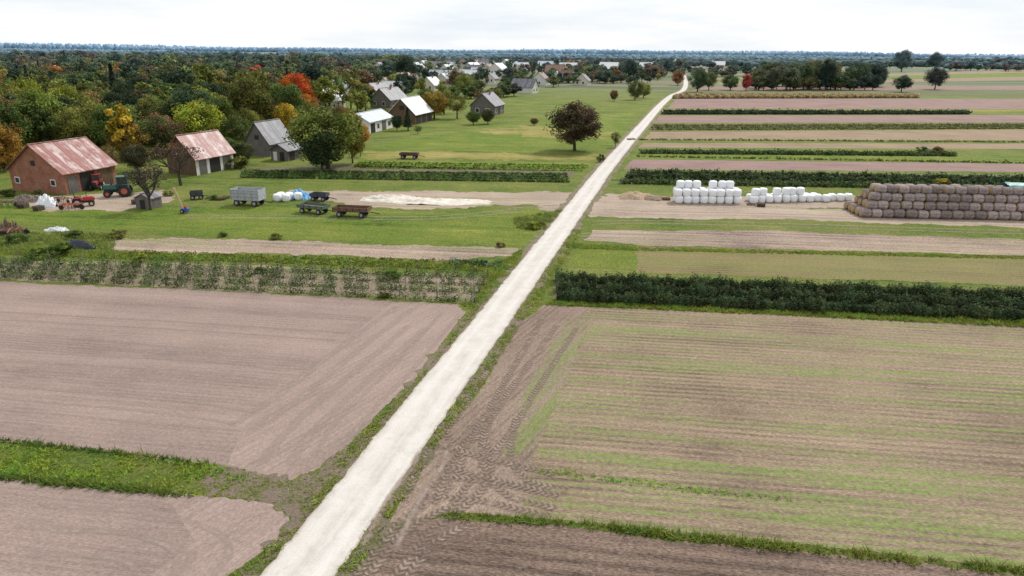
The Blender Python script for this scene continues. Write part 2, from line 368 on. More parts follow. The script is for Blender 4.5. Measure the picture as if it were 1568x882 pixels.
base=m.mix(m.mr(tr,.02,.14,.5,0),base,(.64,.615,.58))
base=m.mix(m.mr(m.noise(p,1.5,5,.75),.54,.68,0,.4),base,(.38,.345,.30))
base=m.mix(m.math('MULTIPLY',m.mr(n2,.42,.62),.3),base,(.31,.28,.245))
base=m.mix(m.math('MULTIPLY',m.mr(n3,.4,.7),.35),base,(.66,.64,.61))
ed=m.math('ADD',e,m.math('MULTIPLY',m.math('SUBTRACT',m.noise(p,3.0,5,.8),.5),.18))
base=m.mix(m.mr(ed,.43,.50,0,.7),base,(.30,.25,.195))
m.col(base); m.bump(m.math('ADD',n2,n1),.4,.04)
def dense(P):
    o=[]
    C=smooth(P,40); last=None
    for c in C:
        st=max(.3,c.length*.008)
        if last is None or (c-last).length>=st: o.append(c); last=c
    return o
cd=dense(cen)
W=1.6
ribbon('road_verge',cd,W+.8,W+.8,M_dirtg,4,.25,n=1)
ribbon('gravel_road',cd,W,W,m.m,6,.05,n=1)
# ---------------------------------------------------------------- tyre tracks
m=MB('tyre_track_soil'); uv=m.n('ShaderNodeUVMap').outputs[0]; u,v,_=m.sep(uv)
e=m.math('ABSOLUTE',m.math('SUBTRACT',u,.5))
ch=m.math('SINE',m.math('MULTIPLY',m.math('ADD',v,m.math('MULTIPLY',e,.5)),2*math.pi/.34))
c=m.mix(m.mr(ch,-.4,.4),(.11,.08,.064),(.31,.24,.195)); c=m.mix(.35,c,m.mix(m.noise(m.pos(),4,5,.8),(.12,.085,.07),(.33,.255,.2)))
m.col(c); m.bump(ch,.5,.03)
tp=m.n('ShaderNodeBsdfTransparent'); ms=m.n('ShaderNodeMixShader')
al=m.math('MULTIPLY',m.mr(m.noise(m.pos(),.9,5,.75),.38,.58,0,.95),m.mr(e,.3,.5,1,0))
m.l(al,ms.inputs[0]); m.l(tp.outputs[0],ms.inputs[1]); m.l(m.b.outputs[0],ms.inputs[2]); m.l(ms.outputs[0],m.out.inputs[0]); TT=m.m
m=MB('smooth_wheel_track'); uv=m.n('ShaderNodeUVMap').outputs[0]; u,v,_=m.sep(uv); e=m.math('ABSOLUTE',m.math('SUBTRACT',u,.5))
m.col(m.mix(m.mr(m.noise(m.pos(),4,5,.8),.3,.7),(.28,.215,.183),(.40,.315,.27)))
tp=m.n('ShaderNodeBsdfTransparent'); ms=m.n('ShaderNodeMixShader')
al=m.math('MULTIPLY',m.mr(m.noise(m.pos(),1.2,5,.75),.36,.6,.1,.75),m.mr(e,.1,.5,1,0))
m.l(al,ms.inputs[0]); m.l(tp.outputs[0],ms.inputs[1]); m.l(m.b.outputs[0],ms.inputs[2]); m.l(ms.outputs[0],m.out.inputs[0]); TS=m.m
def tracks(pts,mat,w=.28,gap=1.7,lev=7):
    P=[Vector(G(*p)) for p in pts]
    for s in (-1,1):
        Q=[]
        for i,p in enumerate(P):
            t=(P[min(i+1,len(P)-1)]-P[max(i-1,0)]).normalized(); Q.append(p+Vector((-t.y,t.x))*s*gap/2)
        ribbon('tyre_track',Q,w,w,mat,lev)
for i,pts in enumerate([[(868,500),(800,600),(760,660),(700,730),(650,800)],[(700,655),(728,700),(715,745),(660,790)],[(655,745),(740,752),(800,765),(850,775)],
      [(820,480),(770,560),(720,640),(675,700),(640,770)],[(770,640),(760,700),(790,745),(860,765)],[(640,800),(610,840),(560,900)],[(700,790),(640,825),(590,890)],[(680,700),(760,720),(840,740)]]):
    tracks(pts,TT,.3,1.7,4+i*.75)
for i,pts in enumerate([[(622,470),(540,530),(440,610),(368,656)],[(640,500),(560,570),(470,650),(420,712)],[(40,790),(200,800),(300,826),(322,850),(290,890)],[(60,830),(180,835),(240,860),(230,900)],
      [(690,480),(620,560),(540,640),(500,700)],[(-60,542),(300,560),(420,574)],[(-60,594),(250,622),(380,640)],[(-60,480),(300,500),(520,515)]]):
    tracks(pts,TS,.25 if i not in (0,1) else .42,1.6,2.6+i*.3)
tracks([(664,690),(652,720),(622,760),(580,840)],TS,.25,1.6,11)
for i,pts in enumerate([[(925,322),(1000,326),(1200,330),(1568,344),(1900,356)],[(770,318),(850,312)],[(912,341),(1050,341),(1568,356)],[(890,360),(1100,364),(1568,380)],[(280,332),(450,332),(650,334),(800,322)],[(560,215),(700,205),(850,190),(960,178)]]):
    tracks(pts,TS,.3,1.7,4+i*.5)
# ---------------------------------------------------------------- grass tufts
def tufts(name,polys,dens,hh,col,bl=4,wd=.045,clump=0.):
    A=[]
    for P in polys:
        P=[G(*p) for p in P]; n=int(area(P)*dens); 
        if n<3: continue
        A.append(sample_poly(P,n))
    X=np.concatenate(A)
    f=np.sin(X[:,0]*1.3+np.sin(X[:,1]*.9)*2)+np.sin(X[:,1]*1.7+X[:,0]*.6)+.6*np.sin(X[:,0]*4.1+X[:,1]*3.3)+rng.normal(size=len(X))*.9
    if clump>0: k=f>clump-1; X=X[k]; f=f[k]
    f=np.repeat(f,bl)
    X=np.repeat(X,bl,0)+rng.normal(size=(len(X)*bl,2))*.06; n=len(X)
    a=rng.uniform(0,2*math.pi,n); h=hh*rng.uniform(.4,1.25,n)*(1+.15*f); h=np.clip(h,.03,2); le=rng.normal(size=(n,2))*h[:,None]*.8
    w=wd*rng.uniform(.6,1.3,n); dx=np.stack([np.cos(a)*w,np.sin(a)*w],1)
    z=np.zeros((n,1))
    V=np.stack([np.concatenate([X-dx,z],1),np.concatenate([X+dx,z],1),np.concatenate([X+le,h[:,None]],1)],1).reshape(-1,3)
    r=np.clip(.2+np.repeat(rng.uniform(0,1,n//bl),bl)*.5+rng.uniform(0,.35,n)+.08*f,.15,1.3)
    o=bpy.data.objects.new(name,fast_mesh(name,V,3,[FOL],r)); o.color=(*col,1); return link(o)
V1=[(400,880),(549,698),(631,598),(714,498),(797,398),(790,402),(752,432),(722,474),(652,568),(575,645),(526,690),(505,720),(500,740),(450,806),(345,884)]
V2=[(512,884),(640,703),(707,603),(778,503),(844,403),(878,352),(890,352),(868,395),(838,440),(826,466),(800,490),(733,600),(668,681),(640,733),(600,790),(545,884)]
tufts('verge_grass',[V1],50,.13,(.165,.21,.042),clump=.35)
tufts('verge_grass',[V2],45,.13,(.17,.21,.042),clump=.35)
tufts('field_boundary_grass',[[(-20,672),(200,696),(330,712),(380,728),(330,762),(200,752),(-20,731)]],42,.12,(.16,.23,.03),clump=.6)
tufts('field_boundary_grass',[[(-20,724),(200,746),(300,758),(300,764),(200,755),(-20,735)],[(-20,670),(200,694),(330,711),(330,714),(200,699),(-20,675)]],60,.24,(.08,.12,.025))
tufts('trodden_grass',[[(300,720),(440,736),(490,716),(560,660),(560,690),(480,775),(450,806),(405,770),(300,755)]],20,.10,(.18,.20,.06),clump=1.0)
tufts('field_boundary_grass',[[(680,784),(870,797),(1100,821),(1300,842),(1568,871),(1640,880),(1640,890),(1568,884),(1300,855),(1100,834),(870,808),(690,796)]],75,.24,(.12,.155,.03),clump=.4)
tufts('field_boundary_grass',[[(845,459),(1568,489),(1640,492),(1640,505),(1568,501),(1200,483),(832,467)]],50,.25,(.155,.20,.035),wd=.055)
tufts('field_weeds',[[(810,712),(880,722),(1180,760),(1300,772),(1150,764),(830,728)]],34,.08,(.14,.26,.03),clump=.6)
tufts('field_boundary_grass',[[(866,372),(985,379),(1568,393),(1568,397),(985,384),(866,380)],[(-20,380),(400,392),(760,408),(760,416),(400,402),(-20,390)],[(740,420),(800,380),(797,398),(752,434),(722,474),(705,466),(728,464)]],30,.2,(.16,.205,.035),wd=.055)
tufts('meadow_tall_grass',[[(100,355),(180,360),(170,392),(0,388),(-20,360)],[(785,335),(860,322),(835,352),(790,350)]],30,.3,(.13,.165,.04),wd=.06,bl=3,clump=.4)
# ---------------------------------------------------------------- crop rows
def crops(name,segs,w,h,leaf,per,col,gap=.0,zig=.12,low=.25):
    CC=[];NN=[];RR=[]
    for a,b in segs:
        a=np.array(a);b=np.array(b); L=np.linalg.norm(b-a); n=int(L*per); t=rng.uniform(0,1,n); s=t*L
        d=(b-a)/L; nr=np.array([-d[1],d[0]])
        ph=rng.uniform(0,20)
        env=1+.14*np.sin(s*.9+ph)+.14*np.sin(s*2.3+ph*2)+.12*np.sin(s*5.1+ph)+.10*np.sin(s*11.3+ph)
        th=rng.uniform(0,math.pi,n); r=rng.uniform(low,1,n)**.5*(1+rng.normal(size=n)*zig)
        x=np.cos(th)*r*w/2*env; z=np.abs(np.sin(th))**.7*r*h*env
        keep=np.ones(n,bool)
        if gap>0: keep=(np.sin(s*2.1+ph)+np.sin(s*3.7+ph*1.7)+rng.normal(size=n)*.4)>gap*2-2
        P=a+np.outer(t,(b-a))+np.outer(x,nr)
        CC.append(np.concatenate([P,z[:,None]],1)[keep]); 
        NN.append((np.concatenate([np.outer(np.cos(th),nr),np.sin(th)[:,None]],1)+rng.normal(size=(n,3))*.6)[keep])
        RR.append(np.clip(.4+.2*np.sin(s*1.4+ph)+.15*np.sin(s*6.4+ph)+rng.normal(size=n)*.22+(z/h-.6)*.35,0,1)[keep])  # tone also rises with height: sunlight on the tops put into the colour
    C=np.concatenate(CC); o=bpy.data.objects.new(name,fast_mesh(name,leaf_verts(C,np.concatenate(NN),rng.uniform(.6,1.2,len(C))*leaf),4,[FOL],np.concatenate(RR)))
    o.color=(*col,1); return link(o)
def rows(xl0,yl0,xr0,yr0,xl1,yl1,xr1,yr1,n):
    out=[]
    A,B,C,D=[Vector(G(*p)) for p in ((xl0,yl0),(xr0,yr0),(xl1,yl1),(xr1,yr1))]
    for i in range(n):
        t=i/(n-1) if n>1 else 0; out.append((tuple(A.lerp(C,t)),tuple(B.lerp(D,t))))
    return out
crops('currant_bush_rows',rows(850,431,1700,464,853,459,1700,495,3),1.4,.9,.11,540,(.042,.066,.026),zig=.16)
crops('cabbage_crop_rows',rows(372,263,868,268,368,272,872,279,4),.9,.4,.2,60,(.07,.12,.03),gap=.15,zig=.2)
crops('potato_crop_rows',rows(545,249,905,254,540,257,892,262,4),.7,.25,.2,24,(.14,.21,.035),gap=.3)
crops('currant_bush_rows',rows(965,267,1900,283,958,273,1900,289,2),1.6,.9,.24,110,(.045,.07,.028),zig=.2)
crops('currant_bush_rows',rows(955,278,1900,293,950,281,1900,296,2),1.5,.6,.24,70,(.06,.09,.03),gap=.2,zig=.25)
crops('currant_bush_rows',rows(985,233,1462,237,980,235,1462,239,2),1.6,.6,.3,50,(.055,.085,.03),gap=.15,zig=.3)
crops('weed_rows',rows(1000,193,1800,191,996,199,1800,196,3),3,.4,.32,32,(.12,.135,.045),gap=.5,zig=.3)
crops('currant_bush_rows',rows(1016,172,1484,173,1014,175,1484,175,2),2.6,.9,.4,55,(.035,.052,.03),zig=.25)
crops('maize_rows',rows(1030,151,1405,150,1034,148,1405,148,3),3,1.4,.45,60,(.32,.25,.13),zig=.2)
crops('pumpkin_plants',rows(690,401,770,404,695,406,765,409,2),.9,.35,.15,45,(.07,.12,.06),gap=.6,zig=.25)
crops('garden_weeds',rows(200,387,740,404,150,391,745,411,2),1.4,.25,.14,45,(.14,.185,.03),gap=.45)
crops('hedge_line',rows(960,214,1568,218,975,240,1568,250,2),1.2,.3,.3,16,(.12,.15,.04),gap=.55,zig=.4)
rp=bpy.data.objects.new('raspberry_plantation',None); link(rp)
segs=rows(-260,395,748,425,-260,411,728,463,4)
o=crops('canes',segs,.55,1.15,.085,150,(.07,.115,.035),gap=.74,zig=.3,low=.02); o.parent=rp
o=crops('lower_growth',segs,1.0,.35,.09,40,(.11,.16,.04),gap=.55,zig=.35,low=.02); o.parent=rp
PV=[];PF=[]
for a,b in segs:
    L=(Vector(b)-Vector(a)).length; k=int(L/3.5)
    for i in range(k+1):
        p=Vector(a).lerp(Vector(b),i/k); hh=random.uniform(1.3,1.7); tube(PV,PF,(p.x,p.y,0),(p.x+random.gauss(0,.06),p.y,hh),.05,.045,5)
    for i in range(int(L*.8)):
        p=Vector(a).lerp(Vector(b),random.random()); hh=random.uniform(.7,1.4); tube(PV,PF,(p.x,p.y,0),(p.x+random.gauss(0,.15),p.y+random.gauss(0,.15),hh),.016,.01,3)
me=bpy.data.meshes.new('posts'); me.from_pydata(PV,[],PF); me.materials.append(flat('weathered_post',(.22,.19,.16))); link(bpy.data.objects.new('posts',me),rp)
# ---------------------------------------------------------------- primitives for props / buildings
import bmesh
def root(name,x,y,ang=0):
    e=bpy.data.objects.new(name,None); e.empty_display_size=.5; e.location=(x,y,0); e.rotation_euler=(0,0,math.radians(ang)); return link(e)
def box(par,name,loc,size,mat,bev=.02,rot=(0,0,0),taper=1):
    b=min(bev,min(size)*.3)
    bm=bmesh.new(); bmesh.ops.create_cube(bm,size=1)
    for v in bm.verts:
        k=taper if v.co.z>0 else 1
        v.co=Vector((v.co.x*size[0]*k,v.co.y*size[1]*k,v.co.z*size[2]))
    if b>0: bmesh.ops.bevel(bm,geom=bm.edges[:],offset=b,segments=1,affect='EDGES')
    me=bpy.data.meshes.new(name); bm.to_mesh(me); bm.free(); me.materials.append(mat)
    o=bpy.data.objects.new(name,me); o.location=loc; o.rotation_euler=rot; return link(o,par)
def cyl(par,name,loc,r,dep,mat,axis='Y',seg=20,bev=.04,r2=None,rot=None):
    bm=bmesh.new(); bmesh.ops.create_cone(bm,cap_ends=True,segments=seg,radius1=r,radius2=r if r2 is None else r2,depth=dep)
    if bev: 
        ed=[e for e in bm.edges if abs(e.verts[0].co.z-e.verts[1].co.z)<1e-5]; bmesh.ops.bevel(bm,geom=ed,offset=bev,segments=2,affect='EDGES')
    me=bpy.data.meshes.new(name); bm.to_mesh(me); bm.free(); me.materials.append(mat)
    o=bpy.data.objects.new(name,me); o.location=loc
    o.rotation_euler=rot if rot else {'X':(0,math.pi/2,0),'Y':(math.pi/2,0,0),'Z':(0,0,0)}[axis]; return link(o,par)
GL=flat('dark_window',(.03,.035,.04),.2,.2,2,.5); DARK=flat('dark_opening',(.025,.022,.02)); RUB=flat('tyre_rubber',(.025,.025,.027)); STEEL=flat('dull_steel',(.3,.3,.3),.5,.3)
WHITEW=flat('whitewash',(.62,.6,.57),.9,.25,1); WOODG=plank('grey_planks',(.15,.135,.125)); WOODB=plank('brown_planks',(.13,.085,.055)); BR=brickm('brick_wall')
PLAST=flat('pale_plaster',(.55,.5,.42),.9,.2,1); TRIM=flat('white_trim',(.7,.7,.68))
def building(name,cx,cy,ang,W_,L_,wh,rh,wm,rm,op=(),ov=.45,world=False,gm=None,chim=False):
    x,y=(cx,cy) if world else G(cx,cy)
    e=root(name,x,y,ang); th=.12
    def mk(n,V,F,mat):
        me=bpy.data.meshes.new(n); me.from_pydata(V,[],F); me.materials.append(mat); return link(bpy.data.objects.new(n,me),e)
    V=[(-W_,0,0),(0,0,0),(0,0,wh),(-W_/2,0,rh),(-W_,0,wh),(-W_,L_,0),(0,L_,0),(0,L_,wh),(-W_/2,L_,rh),(-W_,L_,wh)]
    mk('walls',V,[(1,6,7,2),(5,0,4,9)],wm); mk('gable_walls',V,[(0,1,2,3,4),(6,5,9,8,7)],gm or wm)
    for s,nm in ((1,'roof_right'),(-1,'roof_left')):
        sl=(rh-wh)/(W_/2); xe=W_/2+ov
        def P(u,yy,dz): return (-W_/2+s*u,yy,rh-sl*u+dz)
        lo=.02
        V=[P(0,-ov,lo),P(xe,-ov,lo),P(xe,L_+ov,lo),P(0,L_+ov,lo),P(0,-ov,lo+th),P(xe,-ov,lo+th),P(xe,L_+ov,lo+th),P(0,L_+ov,lo+th)]
        F=[(4,5,6,7),(3,2,1,0),(0,1,5,4),(1,2,6,5),(2,3,7,6)]
        if s<0: F=[tuple(reversed(f)) for f in F]
        mk(nm,V,F,rm)
    box(e,'ridge_cap',(-W_/2,L_/2,rh+th+.05),(.35,L_+2*ov+.04,.08),rm,.02)
    for i,(f,u0,u1,z0,z1,mt) in enumerate(op):
        w=u1-u0;hh=z1-z0;t=.08
        if f=='g': box(e,f'opening_{i}',(-W_+(u0+u1)/2,-t/2+.01,(z0+z1)/2),(w,t,hh),mt,.01)
        if f=='r': box(e,f'opening_{i}',(t/2-.01,(u0+u1)/2,(z0+z1)/2),(t,w,hh),mt,.01)
        if f=='r' and mt is GL: box(e,f'frame_{i}',(.015,(u0+u1)/2,(z0+z1)/2),(.06,w+.24,hh+.24),TRIM,.01)
        if f=='g' and mt is GL: box(e,f'frame_{i}',(-W_+(u0+u1)/2,-.015,(z0+z1)/2),(w+.24,.06,hh+.24),TRIM,.01)
    if chim: box(e,'chimney',(-W_*.4,L_*.5,rh+.3),(.5,.6,1.6),BR,.02)
    return e
ROOF_RUST=barn_roof('rusty_painted_roof',(.24,.085,.07),(.47,.39,.37),.44)
ROOF_GREY=barn_roof('grey_asbestos_roof',(.12,.125,.145),(.24,.24,.25),.5)
ROOF_WHITE=barn_roof('galvanised_roof',(.66,.67,.69),(.48,.48,.49),.3)
ROOF_BLUE=barn_roof('pale_blue_roof',(.42,.48,.54),(.58,.61,.64),.5)
ROOF_BROWN=barn_roof('brown_tile_roof',(.17,.09,.07),(.25,.16,.12),.4)
building('brick_barn',103,298,-17,11.2,9.8,3.4,7.4,BR,ROOF_RUST,[('r',.5,2.3,0,2.6,WOODG),('r',2.8,5.6,0,2.9,DARK),('r',6.2,9,0,2.9,WOODB),('g',1.0,1.8,1.3,2.1,GL),('g',5,5.8,4.2,5.0,DARK),('g',8.4,9.2,1.3,2.1,GL)])
building('red_roofed_barn',302,269,-20,6.6,9.6,3.2,6.9,WHITEW,ROOF_RUST,[('r',.8,2.6,0,2.6,WOODG),('r',3.4,6.0,0,2.8,DARK),('r',6.8,8.8,0,2.6,WOODG),('g',2.7,3.7,3.7,4.6,DARK)],gm=WOODB)
building('grey_barn',414,240,-18,6.0,8,3.0,7.0,WOODG,ROOF_GREY,[('r',1,3.2,0,2.6,DARK),('r',4.6,7,0,2.6,DARK),('g',2.5,3.5,3.5,4.4,DARK)])
building('lean_to_shed',441,247,-18,4,5,2.2,3.4,WOODG,ROOF_GREY,[('r',.8,2.4,0,1.9,DARK),('g',.6,1.5,0,1.8,WHITEW),('g',2.2,3.2,0,1.8,DARK)])
building('long_shed',566,205,-12,7.0,17,3.2,5.2,WHITEW,ROOF_BLUE,[('r',1,4,0,2.6,DARK),('r',5.5,7,.9,2.1,GL),('r',9,12,0,2.6,WOODG),('r',13.5,15.5,.9,2.1,GL)])
building('tin_roofed_barn',636,191,-14,9.0,15,3.2,7.6,WOODB,ROOF_WHITE,[('r',1,4.5,0,2.9,DARK),('r',6,9,0,2.9,DARK),('r',10.5,13.5,0,2.9,DARK),('g',4,5.5,4.3,5.6,DARK)],gm=WOODB)
building('slate_house',757,177,-16,9,12,3.4,7.4,WOODG,ROOF_GREY,[('r',1.4,2.8,1,2.3,GL),('r',5,6.2,0,2.2,DARK),('r',8.5,10,1,2.3,GL),('g',2,3.2,1,2.3,GL),('g',5.8,7,1,2.3,GL)],chim=True)
HO=[('g',1.4,2.6,1,2.4,GL),('g',5.4,6.6,1,2.4,GL),('r',1.4,2.8,1,2.3,GL),('r',5,6,0,2.2,DARK),('r',8,9.4,1,2.3,GL)]
for (a,b,c,w,l,r,wl) in [(598,166,-20,9,14,ROOF_GREY,WOODG),(580,154,-20,9,13,ROOF_GREY,PLAST),(508,168,-15,7,11,ROOF_WHITE,WHITEW),(600,141,-20,10,14,ROOF_BROWN,PLAST),(824,142,66,8,13,ROOF_GREY,WHITEW),(118,206,-20,6,8,ROOF_GREY,WHITEW)]:
    building('village_house',a,b,c,w,l,3.3,7.4,wl,r,HO,chim=True)
vr=random.Random(5)
HP=[(655,104),(640,112),(668,118),(690,112),(716,104),(728,110),(742,106),(748,116),(762,104),(735,122),(705,120),(770,112),(796,103),(812,106),(822,103),(676,104),(757,124),(722,128),(560,133),(540,140),(620,131),(645,128),(575,120),(860,122),(880,118),(900,128),(930,104),(1000,104),(1096,100),(1110,100),(1040,98),(980,100),(885,108),(505,146),(530,128),(590,110),(690,132),(665,136),(850,104),(1195,97),(750,98),(730,99),(700,100),(780,99),(740,112),(630,120),(612,112),(560,120),(552,150),(625,146),(570,128),(605,124),(648,112),(735,103),(754,110),(805,112),(836,128),(865,112),(915,112),(950,108),(700,106),(684,120)]
for (a,b) in HP:
    k=vr.uniform(.9,1.25) if b>112 else vr.uniform(1.3,1.9)
    building('village_house',a,b+3,vr.choice((-20,65,-15,70))+vr.uniform(-6,6),9*k,11*k,3.2*k**.5,7.4*k**.6,vr.choice((WHITEW,PLAST,WHITEW)),vr.choice((ROOF_WHITE,ROOF_GREY,ROOF_WHITE,ROOF_WHITE,ROOF_BROWN,ROOF_BLUE,ROOF_GREY)),HO if k<1.3 else (),chim=True)
# ---------------------------------------------------------------- trees
FP_=[tree_mesh(f'broadleaf_mesh_{i}',10+i,10,9,1.0,26,2000,.40) for i in range(7)]
FT_=[tree_mesh(f'tall_tree_mesh_{i}',30+i,10,6,1.0,22,1700,.36,cone=.3) for i in range(3)]
CN_=[conifer_mesh('conifer_mesh',50)]
BIG=[tree_mesh(f'large_tree_mesh_{i}',60+i,10,9,.7,60,11000,.19) for i in range(4)]
THIN=[tree_mesh(f'thin_tree_mesh_{i}',70+i,10,9,1.8,40,4200,.18) for i in range(2)]
BARE=[bare_mesh('bare_tree_mesh',80,10,6,600),bare_mesh('bare_tree_mesh',81,10,6,1500,.6)]
BUSH=[tree_mesh(f'bush_mesh_{i}',90+i,10,12,-1.5,20,1500,.55,tr=.1) for i in range(2)]
GR=(.085,.128,.032);DG=(.04,.064,.03);OL=(.15,.162,.037);YG=(.21,.245,.032);OR=(.40,.19,.032);RD=(.40,.075,.018);BN=(.18,.115,.052);YE=(.44,.33,.038);DB=(.07,.055,.045)
def hz(c,d):  # aerial haze blended into the tree colour, growing with distance
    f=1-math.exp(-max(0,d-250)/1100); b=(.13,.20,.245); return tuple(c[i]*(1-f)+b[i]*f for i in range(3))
tree('walnut_tree',880,231,75,88,BIG[0],(.085,.062,.035))
tree('large_willow_tree',502,258,98,108,BIG[1],(.125,.155,.033)); tree('walnut_tree',494,263,68,64,BIG[2],(.045,.075,.03))
tree('yellow_birch_tree',540,250,86,44,BIG[3],(.22,.20,.035))
tree('red_maple_tree',456,178,68,64,BIG[2],(.42,.10,.02)); tree('orange_maple_tree',466,182,38,48,BIG[0],OR)
tree('bare_walnut_tree',277,284,88,78,BARE[0],BN); tree('plum_tree',231,322,80,66,BARE[1],DB)
tree('dark_lime_tree',621,130,44,42,BIG[1],(.04,.065,.04)); tree('dark_spruce_tree',625,200,34,24,CN_[0],DG,12,5)
tree('yellow_maple_tree',440,205,48,46,BIG[3],YE); tree('yellow_maple_tree',412,200,44,34,BIG[1],OR)
tree('lime_tree',152,222,70,62,BIG[2],(.20,.26,.03)); tree('ash_tree',72,236,98,94,BIG[0],(.13,.18,.035)); tree('ash_tree',8,262,76,74,BIG[1],(.30,.18,.035)); tree('ash_tree',22,215,90,80,BIG[3],(.15,.16,.035))
tree('lime_tree',295,205,68,74,BIG[1],(.13,.16,.04)); tree('oak_tree',200,246,62,60,BIG[3],(.20,.14,.035)); tree('oak_tree',335,214,72,64,BIG[2],(.12,.16,.035)); tree('oak_tree',232,215,68,64,BIG[0],(.13,.16,.035))
tree('oak_tree',165,262,40,44,BIG[1],(.15,.12,.04)); tree('plum_tree',212,264,46,44,BIG[2],(.08,.08,.04)); tree('lime_tree',385,214,44,50,BIG[0],(.24,.22,.04)); tree('ash_tree',250,240,64,54,BIG[3],(.10,.12,.04)); tree('ash_tree',365,226,50,50,BIG[1],(.10,.13,.035)); tree('lime_tree',120,232,56,50,BIG[3],(.12,.11,.04))
tree('bare_ash_tree',262,240,66,56,BARE[1],BN)
tree('lilac_bush',372,252,38,40,BIG[2],(.08,.10,.035)); tree('lilac_bush',350,236,26,34,BIG[0],GR)
tree('apple_tree',942,226,26,18,THIN[0],(.09,.09,.035)); tree('shrub',920,248,14,14,BUSH[0],(.08,.08,.03),10,12)
for a,b,h,w,c in [(725,191,22,24,GR),(747,190,24,22,(.08,.09,.035)),(818,192,12,14,BN),(556,222,32,26,OR),(552,240,26,20,GR),(700,182,40,36,OL),(665,182,44,48,(.28,.2,.04)),(680,175,40,38,OL),(712,150,38,38,(.17,.2,.04)),(700,146,40,34,BN),(972,153,30,28,(.11,.13,.035)),(985,150,24,24,YG),(940,155,18,14,BN),(963,122,32,28,DG),(1068,141,36,34,(.07,.11,.035)),(1085,138,28,26,OL),(1118,138,24,30,GR),(1142,139,27,18,(.40,.06,.03)),(1038,131,24,22,(.32,.16,.05)),(1380,141,26,30,DG),(1431,137,34,34,(.055,.06,.045)),(1380,110,34,30,(.08,.11,.09)),(1430,108,28,26,(.09,.11,.09)),(1022,112,20,18,DG),(480,186,30,30,GR),(590,186,24,22,OL),(640,205,14,14,GR),(608,200,26,20,DG),(760,160,26,26,OL),(735,158,24,24,BN),(655,165,30,30,GR),(520,190,30,30,BN)]:
    nm='autumn_tree' if c in (OR,YE,RD) else 'orchard_tree' if h<30 else 'roadside_tree'
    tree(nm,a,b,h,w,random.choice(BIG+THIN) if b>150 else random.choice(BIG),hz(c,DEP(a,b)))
e=bpy.data.objects.new('field_grove',None); link(e)
for i in range(70):
    a=random.uniform(1155,1345); b=random.uniform(130,139); 
    if i%4==0: b=138
    c=random.choice(((.13,.15,.07),GR,OL,(.12,.14,.06)) if a<1235 else (GR,DG,OL,(.22,.2,.05),DG) if a<1290 else (GR,GR,BN,DG))
    c=mul(c,.8)
    hh=random.uniform(30,42) if a<1235 else random.uniform(36,48) if a<1300 else random.uniform(28,42)
    if i%4==0: hh*=.55
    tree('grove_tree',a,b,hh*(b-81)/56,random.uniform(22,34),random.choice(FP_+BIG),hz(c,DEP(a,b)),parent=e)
e=bpy.data.objects.new('hedgerow_trees',None); link(e)
for (x0,y0,x1,y1,n,hp) in [(1450,108,1640,109,34,13),(1180,99,1600,97,50,8),(1400,100,1600,100,24,10),(780,131,1010,121,26,15),(840,115,1035,112,34,13),(790,106,1040,104,40,11),(1062,119,1150,117,14,15),(1060,104,1420,104,34,9),(720,152,800,146,10,18),(860,127,1000,127,20,12),(1050,112,1180,110,16,10)]:
    for i in range(n):
        t=random.random(); a=x0+(x1-x0)*t; b=y0+(y1-y0)*t+random.uniform(-1,1); s=random.uniform(.5,1.25)
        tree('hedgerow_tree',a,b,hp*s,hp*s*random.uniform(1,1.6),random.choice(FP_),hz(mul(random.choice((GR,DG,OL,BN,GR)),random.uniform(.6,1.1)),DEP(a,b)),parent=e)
for a,b,s,c in [(88,392,22,(.10,.15,.03)),(60,396,18,(.12,.19,.03)),(112,366,14,GR),(182,364,15,OL),(214,402,14,YG),(600,424,16,(.11,.19,.03)),(425,366,10,OL),(340,362,8,GR),(30,372,16,GR),(400,418,10,GR),(585,455,10,OL),(768,378,8,BN),(820,350,12,YG),(1438,284,12,(.34,.3,.03)),(1438,236,12,BN),(1412,234,11,GR),(300,262,12,OR),(360,258,20,OL),(330,306,8,GR),(60,300,10,OL),(200,300,8,GR),(830,346,8,OL),(258,300,9,OL),(14,300,12,GR)]:
    tree('shrub',a,b,s,s*2.3,BUSH[0] if s%2 else BUSH[1],c,10,12)
def ringscatter(name,pxpoly,rings,hr,pal,keep=1.0,mixtall=.25,avoid=()):
    P=[G(*p) for p in pxpoly]; e=bpy.data.objects.new(name,None); link(e)
    xs=[p[0] for p in P];ys=[p[1] for p in P]
    for d0,d1,s in rings:
        X,Y=np.meshgrid(np.arange(min(xs),max(xs),s),np.arange(max(min(ys),d0*.6),min(max(ys),d1*1.1),s)); X=X.ravel();Y=Y.ravel()
        X=X+rng.uniform(-.45,.45,len(X))*s; Y=Y+rng.uniform(-.45,.45,len(Y))*s; D=np.hypot(X,Y)
        k=inpoly(P,X,Y)&(D>=d0)&(D<d1)&(rng.uniform(0,1,len(X))<keep)&(np.abs(X)<Y*1.05+15)
        for x,y,d in zip(X[k],Y[k],D[k]):
            if any((x-a)**2+(y-b)**2<r*r for a,b,r in avoid): continue
            h=random.uniform(*hr)*(1 if d<700 else 1.1)
            if random.random()<.2: h*=1.25
            q=random.random()
            if q<mixtall: me=random.choice(FT_); w=h*random.uniform(.5,.7); w0=6
            elif q<mixtall+.05: me=CN_[0]; w=h*.45; w0=5
            else: me=random.choice(BIG if d<240 else FP_); w=h*random.uniform(.75,1.05)*(1 if d<450 else 1.25); w0=9
            h0=12 if w0==5 else 10
            c=DG if w0==5 else random.choices(pal[0],pal[1])[0]; c=mul(c,random.uniform(.6,1.4))
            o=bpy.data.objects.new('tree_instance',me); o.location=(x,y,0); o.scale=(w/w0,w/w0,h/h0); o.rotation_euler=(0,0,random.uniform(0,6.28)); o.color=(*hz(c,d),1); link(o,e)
    return e
